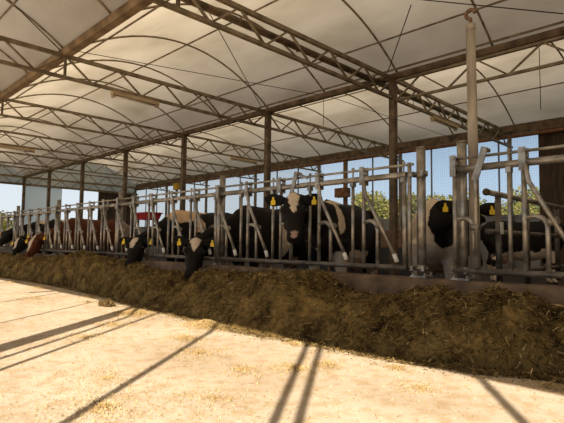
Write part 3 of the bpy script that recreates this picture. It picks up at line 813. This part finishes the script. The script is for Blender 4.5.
blades(vs, fs, cols, 260, lambda: V((rg.gauss(0,.06), rg.gauss(0,.10), rg.uniform(.0,.05))), .015, .05, .002, STEM, .1)
me = bpy.data.meshes.new('stems'); me.from_pydata(vs, [], fs)
a = me.color_attributes.new('tint','FLOAT_COLOR','POINT'); a.data.foreach_set('color', cols)
me.materials.append(M['silage']); st = bpy.data.objects.new('stems', me); C.objects.link(st); st.parent = o; st['kind'] = 'stuff'

# ------------------------------------------------------------------ trees beyond the net
def tree(x, y, h, w, label, seed, bright):
    root = empty('tree', (x,y,-.22)); tag(root, label, 'tree', 'trees behind the barn')
    q = random.Random(seed)
    tr = MB().tube([(0,0,0),(.05,.05,h*.25),(0,.1,h*.55),(.05,0,h*.85)], [.16,.13,.09,.03], 8)
    for k in range(5):
        a = q.uniform(0,2*PI); z = h*q.uniform(.3,.6); tr.tube([(0,.05,z),(math.cos(a)*w*.35,math.sin(a)*w*.35,z+h*.2)], [.06,.02], 6)
    tr.build('trunk', M['bark'], root)
    vs, fs, cols = [], [], []
    cl = []
    for k in range(26):
        a = q.uniform(0,2*PI); rr = w*.5*q.random()**.5*.8; z = h*q.uniform(.22,.86)
        cl.append((V((math.cos(a)*rr*(1.15-z/h*.5), math.sin(a)*rr*(1.15-z/h*.5), z)), q.uniform(.16,.26)*w))
    for c, r_ in cl:
        tone = q.uniform(.7,1.2)*bright
        for _ in range(170):
            d = V((q.gauss(0,1),q.gauss(0,1),q.gauss(0,.85))).normalized()*r_*q.uniform(.6,1.05)
            p = c+d; n_ = V((q.gauss(0,1),q.gauss(0,1),q.gauss(0,1))).normalized(); s1 = n_.orthogonal().normalized(); s2 = n_.cross(s1); L = q.uniform(.09,.18)
            o = len(vs); vs += [p-s1*L, p-s2*L*.6, p+s1*L, p+s2*L*.6]; fs.append((o,o+1,o+2,o+3))
            cc = V((.19,.20,.04)).lerp(V((.33,.30,.075)), q.random())*tone*q.uniform(.75,1.2); cols += [*cc,1]*4
    me = bpy.data.meshes.new('foliage'); me.from_pydata(vs, [], fs)
    a = me.color_attributes.new('tint','FLOAT_COLOR','POINT'); a.data.foreach_set('color', cols)
    me.materials.append(M['leaf']); o = bpy.data.objects.new('foliage', me); C.objects.link(o); o.parent = root
tq = random.Random(11)
# a row facing the net; order along the picture from left to right
TR = []
n = 7
for i in range(n):
    px_ = 372+ (556-372)*i/(n-1)
    ang = math.atan((px_-282)/479); az = math.radians(44.75)-ang
    d = 40+tq.uniform(-1.5,1.5)+(2.2 if i % 2 else -1)
    TR.append((d/math.cos(ang)*math.cos(az), d/math.cos(ang)*math.sin(az)))
for i, (x, y) in enumerate(TR):
    tree(x, y, 5.6+tq.uniform(-.6,.9), 4.3, ('bushy green tree seen through the net, %s' % ('leftmost of the row' if i == 0 else 'rightmost of the row' if i == n-1 else ORD[i]+' from the left of the row')), 100+i, tq.uniform(.85,1.15))
tree(10.6, 47, 3.6, 4.2, 'bushy green tree beyond the far end opening, at the left edge', 140, 1.0)
tree(13.9, 52, 3.6, 4.0, 'second bushy tree beyond the far end opening', 141, 1.0)

# ------------------------------------------------------------------ light and sky
AZ = math.radians(36.6); EL = math.radians(33.8)
sun_from = V((-math.cos(AZ)*math.cos(EL), -math.sin(AZ)*math.cos(EL), math.sin(EL)))
ld = bpy.data.lights.new('sun', 'SUN'); ld.energy = 10.2; ld.angle = math.radians(.35); ld.color = (1.0,.87,.69)
lo = bpy.data.objects.new('sun', ld); C.objects.link(lo); lo.rotation_euler = (-sun_from).to_track_quat('-Z','Y').to_euler(); lo.location = sun_from*30
w = bpy.data.worlds.new('sky'); bpy.context.scene.world = w; w.use_nodes = True
nt = w.node_tree; bg = nt.nodes['Background']
tc = nt.nodes.new('ShaderNodeTexCoord'); sp = nt.nodes.new('ShaderNodeSeparateXYZ'); nt.links.new(tc.outputs['Generated'], sp.inputs[0])
def ramp(cs):
    rp = nt.nodes.new('ShaderNodeValToRGB'); e = rp.color_ramp.elements
    e[0].position = 0; e[0].color = (*cs[0][1],1); e[1].position = 1; e[1].color = (*cs[-1][1],1)
    for p, c in cs[1:-1]: x = e.new(p); x.color = (*c,1)
    nt.links.new(sp.outputs['Z'], rp.inputs[0]); return rp
blue = ramp([(0,(.64,.78,.92)),(.12,(.54,.72,.92)),(.35,(.13,.22,.40)),(1,(.05,.11,.26))])
haze = ramp([(0,(.92,.97,1.0)),(.12,(.80,.90,.98)),(.35,(.18,.28,.44)),(1,(.05,.11,.26))])
mr = nt.nodes.new('ShaderNodeMapRange'); mr.inputs['From Min'].default_value = .45; mr.inputs['From Max'].default_value = .95
nt.links.new(sp.outputs['Y'], mr.inputs['Value'])
mxs = nt.nodes.new('ShaderNodeMix'); mxs.data_type = 'RGBA'
nt.links.new(mr.outputs[0], mxs.inputs[0]); nt.links.new(blue.outputs[0], mxs.inputs[6]); nt.links.new(haze.outputs[0], mxs.inputs[7])
nt.links.new(mxs.outputs[2], bg.inputs[0]); bg.inputs[1].default_value = .9

# ------------------------------------------------------------------ camera
cd = bpy.data.cameras.new('camera'); cam = bpy.data.objects.new('camera', cd); C.objects.link(cam)
a, pitch, roll = .7811134794706881, .06699703883262967, .011410132183785702
F = V((math.cos(a),math.sin(a),0)); R_ = V((math.sin(a),-math.cos(a),0)); U = V((0,0,1))
F2 = F*math.cos(pitch)+U*math.sin(pitch); U2 = -F*math.sin(pitch)+U*math.cos(pitch)
R3 = R_*math.cos(roll)+U2*math.sin(roll); U3 = -R_*math.sin(roll)+U2*math.cos(roll)
m = Matrix.Identity(4)
for i in range(3): m[i][0], m[i][1], m[i][2] = R3[i], U3[i], -F2[i]
m[2][3] = .88
cam.matrix_world = m
cd.sensor_width = 36; cd.lens = 479.385/564*36; cd.clip_end = 400; cd.clip_start = .05
sc = bpy.context.scene; sc.camera = cam
sc.view_settings.view_transform = 'Standard'; sc.view_settings.look = 'None'; sc.view_settings.gamma = 1; sc.view_settings.use_curve_mapping = False
sc.view_settings.exposure = 0.0
